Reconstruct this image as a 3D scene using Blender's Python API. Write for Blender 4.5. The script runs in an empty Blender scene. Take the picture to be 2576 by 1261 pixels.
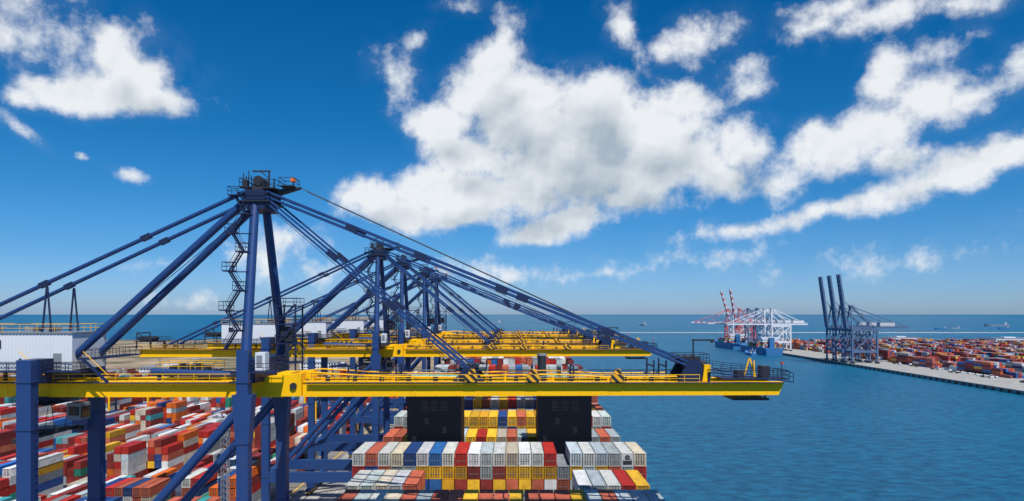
import bpy, math, random
import numpy as np
from mathutils import Vector, noise as mnoise
random.seed(7)
sc=bpy.context.scene
COL=sc.collection
F=1739.0
# ---------------------------------------------------------------- materials
def newmat(name):
    m=bpy.data.materials.new(name); m.use_nodes=True
    nt=m.node_tree; b=nt.nodes["Principled BSDF"]
    return m,nt,b
def paint(name,col,rough=0.5,dirt=0.35,scale=0.6,metal=0.0,dirtcol=(0.12,0.09,0.06),thr=0.55,spec=0.4):
    m,nt,b=newmat(name); N=nt.nodes; L=nt.links
    tc=N.new('ShaderNodeTexCoord')
    mp=N.new('ShaderNodeMapping'); mp.inputs['Scale'].default_value=(1,1,0.35)
    n=N.new('ShaderNodeTexNoise'); n.inputs['Scale'].default_value=scale; n.inputs['Detail'].default_value=8; n.inputs['Roughness'].default_value=0.65
    L.new(tc.outputs['Object'],mp.inputs[0]); L.new(mp.outputs[0],n.inputs['Vector'])
    r=N.new('ShaderNodeMapRange'); r.interpolation_type='SMOOTHSTEP'
    r.inputs['From Min'].default_value=thr; r.inputs['From Max'].default_value=thr+0.22
    r.inputs['To Max'].default_value=dirt
    L.new(n.outputs['Fac'],r.inputs['Value'])
    mx=N.new('ShaderNodeMix'); mx.data_type='RGBA'
    mx.inputs['A'].default_value=(*col,1); mx.inputs['B'].default_value=(*[0.5*c*0.6+0.5*d for c,d in zip(col,dirtcol)],1)
    L.new(r.outputs[0],mx.inputs['Factor']); L.new(mx.outputs['Result'],b.inputs['Base Color'])
    b.inputs['Roughness'].default_value=rough; b.inputs['Metallic'].default_value=metal
    b.inputs['Specular IOR Level'].default_value=spec
    return m
BLUE=paint('crane_blue',(0.015,0.052,0.175),0.42,0.5,0.5)
DBLUE=paint('crane_dark_blue',(0.009,0.021,0.07),0.5,0.5,0.7)
NAVY=paint('rail_navy',(0.012,0.02,0.06),0.6)
YEL=paint('crane_yellow',(0.97,0.52,0.004),0.5,0.4,0.35,dirtcol=(0.35,0.18,0.02),thr=0.56,spec=.2)
WHT=paint('white_sheet',(0.66,0.69,0.72),0.5,0.45,0.5)
GREY=paint('steel_grey',(0.22,0.24,0.26),0.5)
DARK=paint('dark_steel',(0.025,0.027,0.032),0.5)
BLACK=paint('casing_black',(0.003,0.005,0.011),0.6,0.3,0.4,dirtcol=(0.015,0.017,0.02),thr=0.5,spec=.15)
VENT=paint('vent_grey',(0.016,0.019,0.025),0.7,spec=.1)
TEAL=paint('teal',(0.05,0.5,0.48),0.5)
RED=paint('red_paint',(0.6,0.05,0.03),0.5)
ORANGE=paint('orange_paint',(0.8,0.18,0.02),0.5)
RUST=paint('deck_brown',(0.22,0.08,0.05),0.7,0.5,0.4)
CONC=paint('concrete',(0.36,0.35,0.32),0.85,0.5,0.08,thr=0.48)
RUB=paint('rubber',(0.02,0.02,0.02),0.8)
GLASS=paint('glass_dark',(0.02,0.03,0.04),0.1)
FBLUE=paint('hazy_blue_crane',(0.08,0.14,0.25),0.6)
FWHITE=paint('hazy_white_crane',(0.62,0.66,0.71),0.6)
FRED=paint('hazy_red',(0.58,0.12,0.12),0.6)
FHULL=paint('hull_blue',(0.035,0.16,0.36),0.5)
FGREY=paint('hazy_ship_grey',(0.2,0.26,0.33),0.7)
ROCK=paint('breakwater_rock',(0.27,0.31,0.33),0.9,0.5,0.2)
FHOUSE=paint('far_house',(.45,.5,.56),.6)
def stripes():
    m,nt,b=newmat('hazard_stripes');N=nt.nodes;L=nt.links
    tc=N.new('ShaderNodeTexCoord');w=N.new('ShaderNodeTexWave');w.bands_direction='DIAGONAL';w.inputs['Scale'].default_value=0.5
    r=N.new('ShaderNodeValToRGB');r.color_ramp.interpolation='CONSTANT'
    r.color_ramp.elements[0].color=(0.02,0.02,0.02,1);r.color_ramp.elements[1].position=0.5;r.color_ramp.elements[1].color=(0.8,0.4,0.01,1)
    L.new(tc.outputs['Object'],w.inputs['Vector']);L.new(w.outputs['Fac'],r.inputs[0]);L.new(r.outputs[0],b.inputs['Base Color'])
    return m
STR=stripes()
def contmat(name,attr):
    m,nt,b=newmat(name);N=nt.nodes;L=nt.links
    if attr:
        c=N.new('ShaderNodeAttribute');c.attribute_name='Col';cs=c.outputs['Color']
        tc=N.new('ShaderNodeTexCoord');vec=tc.outputs['Object']
    else:
        c=N.new('ShaderNodeObjectInfo');cs=c.outputs['Color']
        tc=N.new('ShaderNodeTexCoord')
        ad=N.new('ShaderNodeVectorMath');ad.operation='ADD'
        ml=N.new('ShaderNodeMath');ml.operation='MULTIPLY';ml.inputs[1].default_value=300
        L.new(c.outputs['Random'],ml.inputs[0]);L.new(tc.outputs['Object'],ad.inputs[0]);L.new(ml.outputs[0],ad.inputs[1]);vec=ad.outputs[0]
    n=N.new('ShaderNodeTexNoise');n.inputs['Scale'].default_value=0.55;n.inputs['Detail'].default_value=9;n.inputs['Roughness'].default_value=0.7
    mp=N.new('ShaderNodeMapping');mp.inputs['Scale'].default_value=(1.4,0.6,0.7)
    L.new(vec,mp.inputs[0]);L.new(mp.outputs[0],n.inputs['Vector'])
    r=N.new('ShaderNodeMapRange');r.inputs['From Min'].default_value=0.3;r.inputs['From Max'].default_value=0.75;r.inputs['To Min'].default_value=1.15;r.inputs['To Max'].default_value=0.6
    L.new(n.outputs['Fac'],r.inputs['Value'])
    mu=N.new('ShaderNodeVectorMath');mu.operation='SCALE';L.new(cs,mu.inputs[0]);L.new(r.outputs[0],mu.inputs['Scale'])
    n2=N.new('ShaderNodeTexNoise');n2.inputs['Scale'].default_value=1.1;n2.inputs['Detail'].default_value=10;n2.inputs['Roughness'].default_value=0.75
    L.new(vec,n2.inputs['Vector'])
    r2=N.new('ShaderNodeMapRange');r2.interpolation_type='SMOOTHSTEP';r2.inputs['From Min'].default_value=0.54;r2.inputs['From Max'].default_value=0.70;r2.inputs['To Max'].default_value=0.75
    L.new(n2.outputs['Fac'],r2.inputs['Value'])
    mx=N.new('ShaderNodeMix');mx.data_type='RGBA';mx.inputs['B'].default_value=(0.22,0.09,0.04,1)
    L.new(r2.outputs[0],mx.inputs['Factor']);L.new(mu.outputs[0],mx.inputs['A']);L.new(mx.outputs['Result'],b.inputs['Base Color'])
    b.inputs['Roughness'].default_value=0.6;b.inputs['Specular IOR Level'].default_value=0.3
    return m
CMI=contmat('container_paint',False)
CMS=contmat('container_paint_mass',True)
# ---------------------------------------------------------------- mesh builder
class MB:
    def __init__(s): s.v=[];s.f=[];s.m=[];s.sm=[];s.mats=[]
    def mi(s,mat):
        if mat not in s.mats: s.mats.append(mat)
        return s.mats.index(mat)
    def add(s,vs,fs,mat,smooth=False):
        o=len(s.v); s.v+=[tuple(v) for v in vs]; k=s.mi(mat)
        for f in fs: s.f.append([i+o for i in f]); s.m.append(k); s.sm.append(smooth)
        return s
    def hexa(s,b,t,mat):
        return s.add(list(b)+list(t),[(3,2,1,0),(4,5,6,7),(0,1,5,4),(1,2,6,5),(2,3,7,6),(3,0,4,7)],mat)
    def box(s,x0,x1,y0,y1,z0,z1,mat):
        return s.hexa([(x0,y0,z0),(x1,y0,z0),(x1,y1,z0),(x0,y1,z0)],[(x0,y0,z1),(x1,y0,z1),(x1,y1,z1),(x0,y1,z1)],mat)
    def frame(s,a,b):
        a=Vector(a);b=Vector(b);d=(b-a).normalized()
        u=Vector((0,0,1)) if abs(d.z)<0.95 else Vector((0,1,0))
        x=d.cross(u).normalized();y=x.cross(d).normalized()
        return a,b,x,y
    def beam(s,a,b,w,h,mat,w2=None,h2=None):
        a,b,x,y=s.frame(a,b);w2=w2 or w;h2=h2 or h
        q=[(-.5,-.5),(.5,-.5),(.5,.5),(-.5,.5)]
        return s.hexa([a+x*i*w+y*j*h for i,j in q],[b+x*i*w2+y*j*h2 for i,j in q],mat)
    def tube(s,a,b,r,mat,n=8,r2=None):
        a,b,x,y=s.frame(a,b);r2=r2 or r
        vs=[];fs=[]
        for P,R in((a,r),(b,r2)):
            for i in range(n):
                t=2*math.pi*i/n; vs.append(P+x*math.cos(t)*R+y*math.sin(t)*R)
        for i in range(n): fs.append((i,(i+1)%n,n+(i+1)%n,n+i))
        s.add(vs,fs,mat,True)
        return s.add(vs,[tuple(range(n))[::-1],tuple(range(n,2*n))],mat)
    def rail(s,pts,mat,h=1.15,r=0.04,step=2.0,z=True):
        for a,b in zip(pts[:-1],pts[1:]):
            a=Vector(a);b=Vector(b);L=(b-a).length;n=max(1,int(L/step))
            for k in range(n+1):
                p=a+(b-a)*k/n; s.beam(p,p+Vector((0,0,h)),r*1.4,r*1.4,mat)
            up=Vector((0,0,h)); s.beam(a+up,b+up,2*r,2*r,mat); s.beam(a+up*.5,b+up*.5,1.4*r,1.4*r,mat)
        return s
    def plat(s,x0,x1,y0,y1,z,mat,rm=None,th=0.18):
        s.box(x0,x1,y0,y1,z-th,z,mat)
        s.rail([(x0,y0,z),(x1,y0,z),(x1,y1,z),(x0,y1,z),(x0,y0,z)],rm or mat,step=1.6)
        return s
    def obj(s,name,parent=None,loc=None,**kw):
        me=bpy.data.meshes.new(name); me.from_pydata(s.v,[],s.f)
        for m in s.mats: me.materials.append(m)
        me.polygons.foreach_set('material_index',s.m); me.polygons.foreach_set('use_smooth',s.sm); me.update()
        o=bpy.data.objects.new(name,me); COL.objects.link(o)
        if parent: o.parent=parent
        if loc: o.location=loc
        for k,v in kw.items(): o[k]=v
        return o
def empty(name,loc,**kw):
    o=bpy.data.objects.new(name,None);COL.objects.link(o);o.location=loc;o.empty_display_size=1
    for k,v in kw.items():o[k]=v
    return o
def copy_thing(root,parts,loc,rotz=None):
    r=root.copy();COL.objects.link(r);r.location=loc
    if rotz is not None: r.rotation_euler=(0,0,rotz)
    mp={root:r}
    for p in parts:
        c=p.copy();COL.objects.link(c);c.parent=mp[p.parent];mp[p]=c
    return r,mp
def tag(o,label=None,cat=None,group=None,kind=None):
    if label:o['label']=label
    if cat:o['category']=cat
    if group:o['group']=group
    if kind:o['kind']=kind
    return o
# ---------------------------------------------------------------- setting
def water():
    m,nt,b=newmat('sea_water');N=nt.nodes;L=nt.links
    tc=N.new('ShaderNodeTexCoord')
    mp=N.new('ShaderNodeMapping');mp.inputs['Scale'].default_value=(0.26,0.42,1);mp.inputs['Rotation'].default_value=(0,0,0.4)
    L.new(tc.outputs['Object'],mp.inputs[0])
    n=N.new('ShaderNodeTexNoise');n.inputs['Scale'].default_value=0.6;n.inputs['Detail'].default_value=8;n.inputs['Roughness'].default_value=0.68
    L.new(mp.outputs[0],n.inputs['Vector'])
    bp=N.new('ShaderNodeBump');bp.inputs['Strength'].default_value=1.0;bp.inputs['Distance'].default_value=2.2
    L.new(n.outputs['Fac'],bp.inputs['Height']);L.new(bp.outputs[0],b.inputs['Normal'])
    n2=N.new('ShaderNodeTexNoise');n2.inputs['Scale'].default_value=0.005;n2.inputs['Detail'].default_value=7
    L.new(mp.outputs[0],n2.inputs['Vector'])
    av=N.new('ShaderNodeMath');av.operation='MULTIPLY_ADD';av.inputs[1].default_value=3.4;av.inputs[2].default_value=-1.7
    L.new(n.outputs['Fac'],av.inputs[0])
    ad=N.new('ShaderNodeMath');ad.operation='ADD';ad.use_clamp=True;L.new(av.outputs[0],ad.inputs[0]);L.new(n2.outputs['Fac'],ad.inputs[1])
    mx=N.new('ShaderNodeMix');mx.data_type='RGBA';mx.inputs['A'].default_value=(0.0015,0.062,0.14,1);mx.inputs['B'].default_value=(0.008,0.16,0.29,1)
    L.new(ad.outputs[0],mx.inputs['Factor']);L.new(mx.outputs['Result'],b.inputs['Base Color'])
    b.inputs['Roughness'].default_value=0.35;b.inputs['IOR'].default_value=1.33;b.inputs['Specular IOR Level'].default_value=0.25
    return m
S=60000
tag(MB().add([(-S,-2000,-3),(S,-2000,-3),(S,S,-3),(-S,S,-3)],[(0,1,2,3)],water()).obj('water'),kind='structure')
def landmat():
    m,nt,b=newmat('sandy_land');N=nt.nodes;L=nt.links
    tc=N.new('ShaderNodeTexCoord')
    n=N.new('ShaderNodeTexNoise');n.inputs['Scale'].default_value=0.012;n.inputs['Detail'].default_value=9;n.inputs['Roughness'].default_value=0.68
    L.new(tc.outputs['Object'],n.inputs['Vector'])
    r=N.new('ShaderNodeValToRGB');e=r.color_ramp.elements
    e[0].position=0.36;e[0].color=(0.06,0.085,0.04,1);e[1].position=0.66;e[1].color=(0.42,0.34,0.24,1)
    a=e.new(0.45);a.color=(0.15,0.13,0.07,1);a=e.new(0.53);a.color=(0.3,0.22,0.14,1)
    L.new(n.outputs['Fac'],r.inputs[0]);L.new(r.outputs[0],b.inputs['Base Color']);b.inputs['Roughness'].default_value=0.95
    return m
pts=[(-34,-300),(-34,980),(-120,1120),(-260,1300),(-420,1420),(-640,1560),(-900,1600),(-1300,1560),(-1900,1620),(-2600,1700),(-2600,-300)]
n=len(pts)
land=MB().add([(x,y,0) for x,y in pts]+[(x,y,-6) for x,y in pts],[tuple(range(n))[::-1]]+[(i,(i+1)%n,n+(i+1)%n,n+i) for i in range(n)],landmat())
tag(land.obj('ground'),kind='structure')
def asphalt(name,c1,c2,sc_=0.05):
    m,nt,b=newmat(name);N=nt.nodes;L=nt.links
    tc=N.new('ShaderNodeTexCoord')
    n=N.new('ShaderNodeTexNoise');n.inputs['Scale'].default_value=sc_;n.inputs['Detail'].default_value=9;n.inputs['Roughness'].default_value=0.7
    L.new(tc.outputs['Object'],n.inputs['Vector'])
    r=N.new('ShaderNodeValToRGB');e=r.color_ramp.elements;e[0].position=0.35;e[0].color=(*c1,1);e[1].position=0.65;e[1].color=(*c2,1)
    L.new(n.outputs['Fac'],r.inputs[0]);L.new(r.outputs[0],b.inputs['Base Color']);b.inputs['Roughness'].default_value=0.9
    return m
ASP=asphalt('yard_pavement',(0.13,0.125,0.115),(0.25,0.24,0.22))
QC=asphalt('quay_concrete',(0.25,0.245,0.23),(0.4,0.39,0.36),0.12)
tag(MB().add([(-700,60,.02),(-71,60,.02),(-71,600,.02),(-700,600,.02)],[(0,1,2,3)],ASP).obj('yard_pavement'),kind='structure')
tag(MB().add([(-71,-100,.02),(-34.6,-100,.02),(-34.6,900,.02),(-71,900,.02)],[(0,1,2,3)],QC).obj('quay_pavement'),kind='structure')
mk=MB()
for x in(-44,-49,-54,-59):
    for k in range(60): mk.box(x-.12,x+.12,60+k*12,66+k*12,.02,.026,WHT)
for x in(-37.2,-67.3): mk.box(x-.2,x+.2,-50,880,.02,.03,DARK)
mk.box(-74,-73.6,60,600,.02,.026,YEL)
tag(mk.obj('road_markings'),kind='structure')
tag(MB().box(-35,-34,-100,900,-.5,.3,CONC).obj('quay_kerb'),kind='structure')
ed=lambda d:396+(d-535)*0.035
pier=MB()
a,b_=(ed(250),250),(ed(1420),1420)
pp=[a,b_,(2200,1420),(2200,250)]
pier.add([(x,y,0) for x,y in pp]+[(x,y,-6) for x,y in pp],[(0,1,2,3)[::-1],(0,1,5,4),(1,2,6,5),(2,3,7,6),(3,0,4,7)],QC)
tag(pier.obj('pier'),kind='structure')
pk=MB();pk.beam((ed(250)+.6,250,.15),(ed(1420)+.6,1420,.15),1.2,.5,CONC)
tag(pk.obj('pier_kerb'),kind='structure')
f=MB()
for k in range(90):
    d=500+k*10; f.box(ed(d)-1.1,ed(d)-.02,d-1.2,d+1.2,-2.6,-.4,RUB)
tag(f.obj('pier_fenders',kind='structure'))
bw=MB()
for i in range(160):
    x0=330+i*16; z1=-.9+random.random()*.6
    bw.hexa([(x0,2290,-4),(x0+16,2290,-4),(x0+16,2312,-4),(x0,2312,-4)],[(x0,2299,z1),(x0+16,2299,z1),(x0+16,2303,z1),(x0,2303,z1)],ROCK)
tag(bw.obj('breakwater'),kind='structure')
# ---------------------------------------------------------------- big crane
OX=-52.45
def build_crane(yc):
    E=empty('container_crane',(OX,yc,0)); parts=[]
    X=lambda x:x-OX
    def P(x,y,z): return (x-OX,y,z)
    def fin(mb,name,parent=None,**k):
        o=mb.obj(name,parent or E,**k); parts.append(o); return o
    ws,ls=-37.2,-67.3
    for x,w,h in((ws,1.6,.8),(ls,2.0,.8)):
        for y in(-8,8):
            top=55 if x==ws else 53.6
            m=MB().box(X(x-w/2),X(x+w/2),y-h,y+h,2.2,top,BLUE)
            for z in(15.5,30,44,50.6): m.box(X(x-w/2-.12),X(x+w/2+.12),y-h-.12,y+h+.12,z-.12,z+.12,BLUE)
            if x==ws: m.hexa([P(x-w/2-.1,y-h-.1,42),P(x+w/2+.1,y-h-.1,42),P(x+w/2+.1,y+h+.1,42),P(x-w/2-.1,y+h+.1,42)],[P(x-w/2-.6,y-h-.1,48.8),P(x+w/2+.6,y-h-.1,48.8),P(x+w/2+.6,y+h+.1,48.8),P(x-w/2-.6,y+h+.1,48.8)],BLUE)
            for q in range(44): m.box(X(x+w/2+.1),X(x+w/2+.16),y-.3,y+.3,5+q,5.06+q,NAVY)
            fin(m,'leg')
            bg=MB().box(X(x-.8),X(x+.8),y-4.5,y+4.5,1.3,2.2,BLUE)
            for k in range(8):
                yy=y-4+k*1.14; bg.tube(P(x-.35,yy,.5),P(x+.35,yy,.5),.45,DARK,10)
            for k in range(4): bg.box(X(x-.55),X(x+.55),y-4.2+k*2.3,y-2.7+k*2.3,.6,1.3,YEL)
            fin(bg,'wheel_bogie')
    for y in(-8,8):
        fin(MB().box(X(ls+1.0),X(ws-.8),y-.7,y+.7,14,16.8,BLUE),'portal_beam')
        fin(MB().tube(P(ws-.8,y,46.5),P(ls+.9,y,14.5),.66,BLUE,14),'diagonal_brace')
        fin(MB().tube(P(ws+.1,y*.95,54.5),P(ws-.6,y*.28,76.5),.72,BLUE,16,.62),'mast_leg')
    for x in(ws,ls):
        fin(MB().box(X(x-.8),X(x+.8),-7.1,7.1,2.4,4.6,BLUE),'sill_beam')
        fin(MB().box(X(x-1.2),X(x+1.2),-7.1,7.1,50.3,53.6,DBLUE),'cross_beam')
        fin(MB().box(X(x-.9),X(x+.9),-7.1,7.1,14.2,16.6,BLUE),'cross_beam')
    g=MB()
    for y in(-3.2,3.2):
        g.box(X(-104),X(-33),y-.75,y+.75,47.95,50.1,YEL)
        g.box(X(-104),X(-33),y-.9,y+.9,50.1,50.2,YEL)
        for k in range(24):
            xx=-103+k*3; g.box(X(xx-.04),X(xx+.04),y-.8,y-.72,48,50.1,YEL)
    for x in(-103.4,-92,-80,-60,-47,-34): g.box(X(x-.5),X(x+.5),-2.45,2.45,48.4,49.9,YEL)
    G=fin(g,'girder')
    m=MB().rail([P(-104,-4.6,50.2),P(-70,-4.6,50.2)],YEL,step=2.2).rail([P(-66,-4.6,50.2),P(-39,-4.6,50.2)],YEL,step=2.2)
    m.box(X(-104),X(-38.8),-4.7,-4.12,50.0,50.12,DBLUE).rail([P(-104,4.6,50.2),P(-39,4.6,50.2)],NAVY,step=2.2).box(X(-104),X(-38.8),4.12,4.7,50.0,50.12,DBLUE)
    fin(m,'walkway',G)
    m=MB().tube(P(-53,-2.2,51.5),P(-38.6,-2.2,51.0),.5,BLUE,12)
    for x in(-52,-46,-41): m.box(X(x-.15),X(x+.15),-2.4,-2.0,50.2,51.0,DBLUE)
    m.plat(X(-53),X(-44.5),-1,3,51.6,DBLUE,YEL)
    for x in(-52.5,-45): 
        for y in(-.8,2.8): m.box(X(x-.12),X(x+.12),y-.12,y+.12,50.1,51.5,DBLUE)
    for k in range(5): m.box(X(-51.5+k*1.3),X(-50.9+k*1.3),0,1.2,51.6,52.2+.3*(k%2),DARK)
    fin(m,'service_platform')
    m=MB().plat(X(-105.5),X(-99),-4,4,52.3,DARK,NAVY).plat(X(-99),X(-88),-4,4,51.4,DARK,NAVY)
    for x in(-105,-101,-97,-92): 
        for y in(-3.6,3.6): m.beam(P(x,y,50.2),P(x,y,52.2),.25,.25,DARK)
    for x in(-104.8,-103.6,-102.2): m.tube(P(x,-2,53),P(x,2,53),.7,DARK,12)
    m.beam(P(-105,-3.5,52.3),P(-105,-3.5,54.6),.25,.25,DARK).beam(P(-105,3.5,52.3),P(-105,3.5,54.6),.25,.25,DARK).beam(P(-105,-3.5,54.6),P(-105,3.5,54.6),.3,.3,DARK).beam(P(-105,-3.5,54.6),P(-101,-3.5,52.4),.2,.2,DARK)
    fin(m,'rope_anchor_frame')
    m=MB()
    for y in(-3.2,3.2):
        m.hexa([P(-36,y-1.1,48.1),P(-30.4,y-1.1,48.1),P(-30.4,y+1.1,48.1),P(-36,y+1.1,48.1)],[P(-35.6,y-1.1,50.9),P(-30.4,y-1.1,51.4),P(-30.4,y+1.1,51.4),P(-35.6,y+1.1,50.9)],YEL)
        m.tube(P(-31.5,y-1.4,49.6),P(-31.5,y+1.4,49.6),.5,DARK,12)
    m.box(X(-34.6),X(-32.6),-2.1,2.1,49.2,51.3,YEL)
    fin(m,'boom_hinge')
    g=MB()
    for y in(-3.2,3.2):
        g.hexa([P(-30.3,y-.7,48.0),P(38.6,y-.7,48.25),P(38.6,y+.7,48.25),P(-30.3,y+.7,48.0)],[P(-30.3,y-.7,50.1),P(39.4,y-.7,50.0),P(39.4,y+.7,50.0),P(-30.3,y+.7,50.1)],YEL)
        g.beam(P(-30.3,y,50.16),P(39.4,y,50.06),1.75,.1,YEL)
        for k in range(23):
            xx=-29+k*3; g.box(X(xx-.04),X(xx+.04),y-.76,y-.69,48.2,50.0,YEL)
        prev=P(-30,y,51.5)
        for q in((-19,50.9),(-8,50.75),(-1,51.1),(6,51.2),(14,50.8),(24,50.9)):
            nx=P(q[0],y,q[1]); g.tube(prev,nx,.11,YEL,8); prev=nx
            g.box(X(q[0]-.1),X(q[0]+.1),y-.1,y+.1,50.1,q[1],YEL)
    for x in(-29,-18,-5.7,6,16,27.5,38.8): g.box(X(x-.5),X(x+.5),-2.48,2.48,48.5,49.8,YEL)
    B=fin(g,'boom')
    m=MB()
    for s,mt in((-1,YEL),(1,NAVY)):
        m.rail([P(-29.5,s*4.5,50.15),P(27,s*4.5,50.15)],mt,step=2.1,h=1.1)
        m.rail([P(-29.5,s*2.2,50.15),P(27,s*2.2,50.15)],NAVY,step=2.1,h=1.1)
        m.box(X(-29.5),X(39),min(s*4.12,s*4.62),max(s*4.12,s*4.62),50.02,50.12,DBLUE)
        m.rail([P(28.5,s*4.5,51.7),P(40.5,s*4.5,50.3),P(40.5,0,50.3)],NAVY,step=1.5,h=1.25)
        m.beam(P(28.5,s*4.3,51.6),P(40.5,s*4.3,50.2),.6,.15,DBLUE)
        m.beam(P(28.5,s*4.0,50.2),P(28.5,s*4.0,51.6),.25,.25,DBLUE)
    for k in range(14): m.box(X(-27+k*3.9),X(-26.3+k*3.9),-4.05,-3.95,50.3,50.9,DARK)
    fin(m,'walkway',B)
    m=MB().plat(X(31),X(40.8),-2.3,2.3,50.5,DBLUE,NAVY)
    m.box(X(33.6),X(34.6),-1,1,50.5,51.5,DARK).tube(P(36.4,0,50.5),P(36.4,0,53),.12,YEL).beam(P(35,0.4,50.5),P(35.8,.4,53.3),.2,.2,YEL).beam(P(36.8,0.4,50.5),P(35.9,.4,53.3),.2,.2,YEL).box(X(37.3),X(38.4),-1,1,50.5,52.2,DARK)
    m.tube(P(39.8,-2,50.5),P(39.8,-2,52.6),.05,DARK).box(X(39.7),X(40),-2.2,-1.8,52.6,52.9,RED)
    m.box(X(32.5),X(37.8),-2.4,2.4,47.3,47.6,DARK)
    for x in(33,37.3): 
        for y in(-2.2,2.2): m.beam(P(x,y,47.5),P(x,y,49.2),.2,.2,DARK)
    fin(m,'tip_platform',B)
    for x in(-5.9,3.0,15.2):
        m=MB().box(X(x-.9),X(x+.9),-4.75,-4.1,50.2,51.3,STR).hexa([P(x-.9,-4.0,50.2),P(x+.9,-4,50.2),P(x+.9,-3.4,50.2),P(x-.9,-3.4,50.2)],[P(x-.2,-4.0,52.0),P(x+.5,-4,52.0),P(x+.5,-3.4,52.0),P(x-.2,-3.4,52.0)],STR)
        fin(m,'hazard_marker',B)
    for x,hh in((-6.2,52.2),(26.6,53.3)):
        m=MB()
        for y in(-3.2,3.2):
            m.hexa([P(x-2.4,y-.3,50.2),P(x+2.2,y-.3,50.2),P(x+2.2,y+.3,50.2),P(x-2.4,y+.3,50.2)],[P(x-.8,y-.3,hh),P(x+.6,y-.3,hh),P(x+.6,y+.3,hh),P(x-.8,y+.3,hh)],DBLUE)
        m.box(X(x-.5),X(x+.5),-2.9,2.9,50.4,hh-.8,DBLUE)
        m.plat(X(x-2.2),X(x+2.4),-2.6,2.6,hh-.4,DARK,NAVY)
        for k in range(3): m.tube(P(x-1.2+k,-2,hh),P(x-1.2+k,2,hh),.45,DARK,10)
        fin(m,'stay_bracket',B)
    m=MB()
    for y in(-3.9,2.9): m.hexa([P(27.6,y,50.2),P(28.8,y,50.2),P(28.8,y+1,50.2),P(27.6,y+1,50.2)],[P(27.9,y,52.6),P(28.8,y,52.6),P(28.8,y+1,52.6),P(27.9,y+1,52.6)],YEL)
    m.box(X(28),X(28.7),-2.9,2.9,51.9,52.5,YEL)
    fin(m,'boom_end_frame',B)
    m=MB().beam(P(27.0,-1,53),P(27.0,-1,56.2),.2,.2,DARK).beam(P(26.8,-1,56.1),P(30.2,-1,56.1),.25,.25,DARK).box(X(29.6),X(30),-1.2,-.8,55.7,56.1,DARK)
    fin(m,'davit',B)
    for x in(-24,-17,3,9,20.8,22.6): 
        m=MB()
        for y in(-2.6,2.6): m.beam(P(x,y,50.2),P(x,y,53.2 if x>15 else 52.4),.22,.22,DBLUE)
        m.beam(P(x,-2.6,52.3),P(x,2.6,52.3),.22,.22,DBLUE)
        fin(m,'rope_guide',B)
    for y in(-1,1):
        fin(MB().tube(P(ws-1.6,y*2.2,77),P(-64.6,y*3.0,53.2),.56,BLUE,14),'backstay_tube')
        m=MB().tube(P(ws-1.6,y*2.5,78.1),P(-98,y*3.2,50.6),.3,BLUE,10)
        for t in(.25,.5,.75):
            a=Vector(P(ws-1.6,y*2.5,78.1));b=Vector(P(-98,y*3.2,50.6));c=a+(b-a)*t;dd=(b-a).normalized()
            m.beam(c-dd*.7,c+dd*.7,.75,.75,DBLUE)
        fin(m,'long_backstay')
        m=MB()
        for dz in(0,.75): 
            a=Vector(P(ws+1.2,y*2.6,78.0-dz));b=Vector(P(26.6,y*3.2,52.7-dz*.8))
            m.beam(a,b,.22,.3,BLUE)
        for t in(.2,.36,.55,.6,.8):
            a=Vector(P(ws+1.2,y*2.6,77.6));b=Vector(P(26.6,y*3.2,52.3));c=a+(b-a)*t;dd=(b-a).normalized();m.beam(c-dd*.9,c+dd*.9,.5,1.0,DBLUE)
        fin(m,'forestay')
        m=MB()
        for dz in(0,.7): m.beam(P(ws+1.0,y*2.6,77.2-dz),P(-6.2,y*3.2,52.0-dz*.8),.22,.28,BLUE)
        for t in(.33,.62):
            a=Vector(P(ws+1.0,y*2.6,76.9));b=Vector(P(-6.2,y*3.2,51.7));c=a+(b-a)*t;dd=(b-a).normalized();m.beam(c-dd*.9,c+dd*.9,.45,.95,DBLUE)
        fin(m,'forestay')
        m=MB().tube(P(-66.6,y*3.2,50.2),P(-67.8,y*3.1,64.0),.14,DBLUE,8).tube(P(-69.2,y*3.2,50.2),P(-67.9,y*3.1,64.0),.14,DBLUE,8)
        m.beam(P(-68.3,y*3.1,58),P(-67.2,y*3.1,58),.12,.12,DBLUE)
        fin(m,'stay_prop')
    m=MB()
    for y in(-1.2,1.2):
        m.tube(P(ws+6,y,78.6),P(24,y,53.2),.06,DARK,6)
        m.tube(P(ws-1,y,77),P(-62,y,57.4),.05,DARK,6)
        m.tube(P(ws+1,y*1.5,76),P(-8,y,51.6),.05,DARK,6)
    fin(m,'hoist_rope')
    m=MB().box(X(-39.0),X(-36.2),-2.9,2.9,75.4,78.2,DBLUE)
    m.hexa([P(-38.7,-1.4,78.2),P(-36.7,-1.4,78.2),P(-36.7,1.4,78.2),P(-38.7,1.4,78.2)],[P(-38.2,-1.1,80.2),P(-37.2,-1.1,80.2),P(-37.2,1.1,80.2),P(-38.2,1.1,80.2)],DARK)
    m.tube(P(-37.7,-1.4,79.8),P(-37.7,1.4,79.8),.75,DARK,14).tube(P(-36.2,-1.5,77.8),P(-36.2,1.5,77.8),.7,DARK,14)
    for y in(-1.9,1.9): m.tube(P(-39.6,y,77.6),P(-35.6,y,77.6),.65,DBLUE,12)
    H=fin(m,'mast_head')
    m=MB().plat(X(-40.0),X(-35.4),-3.2,3.2,76.6,DARK,NAVY).plat(X(-40.0),X(-38.6),-2.6,2.6,78.8,DARK,NAVY).plat(X(-36.8),X(-34.8),-2.6,2.6,78.6,DARK,NAVY)
    m.hexa([P(-36,-.9,77.6),P(-32.0,-.4,78.7),P(-32,.4,78.7),P(-36,.9,77.6)],[P(-36,-.9,78.5),P(-31.6,-.4,79.0),P(-31.6,.4,79.0),P(-36,.9,78.5)],DARK)
    m.plat(X(-34.6),X(-32.4),-1.4,1.4,79.1,DARK,NAVY,th=.12)
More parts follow.
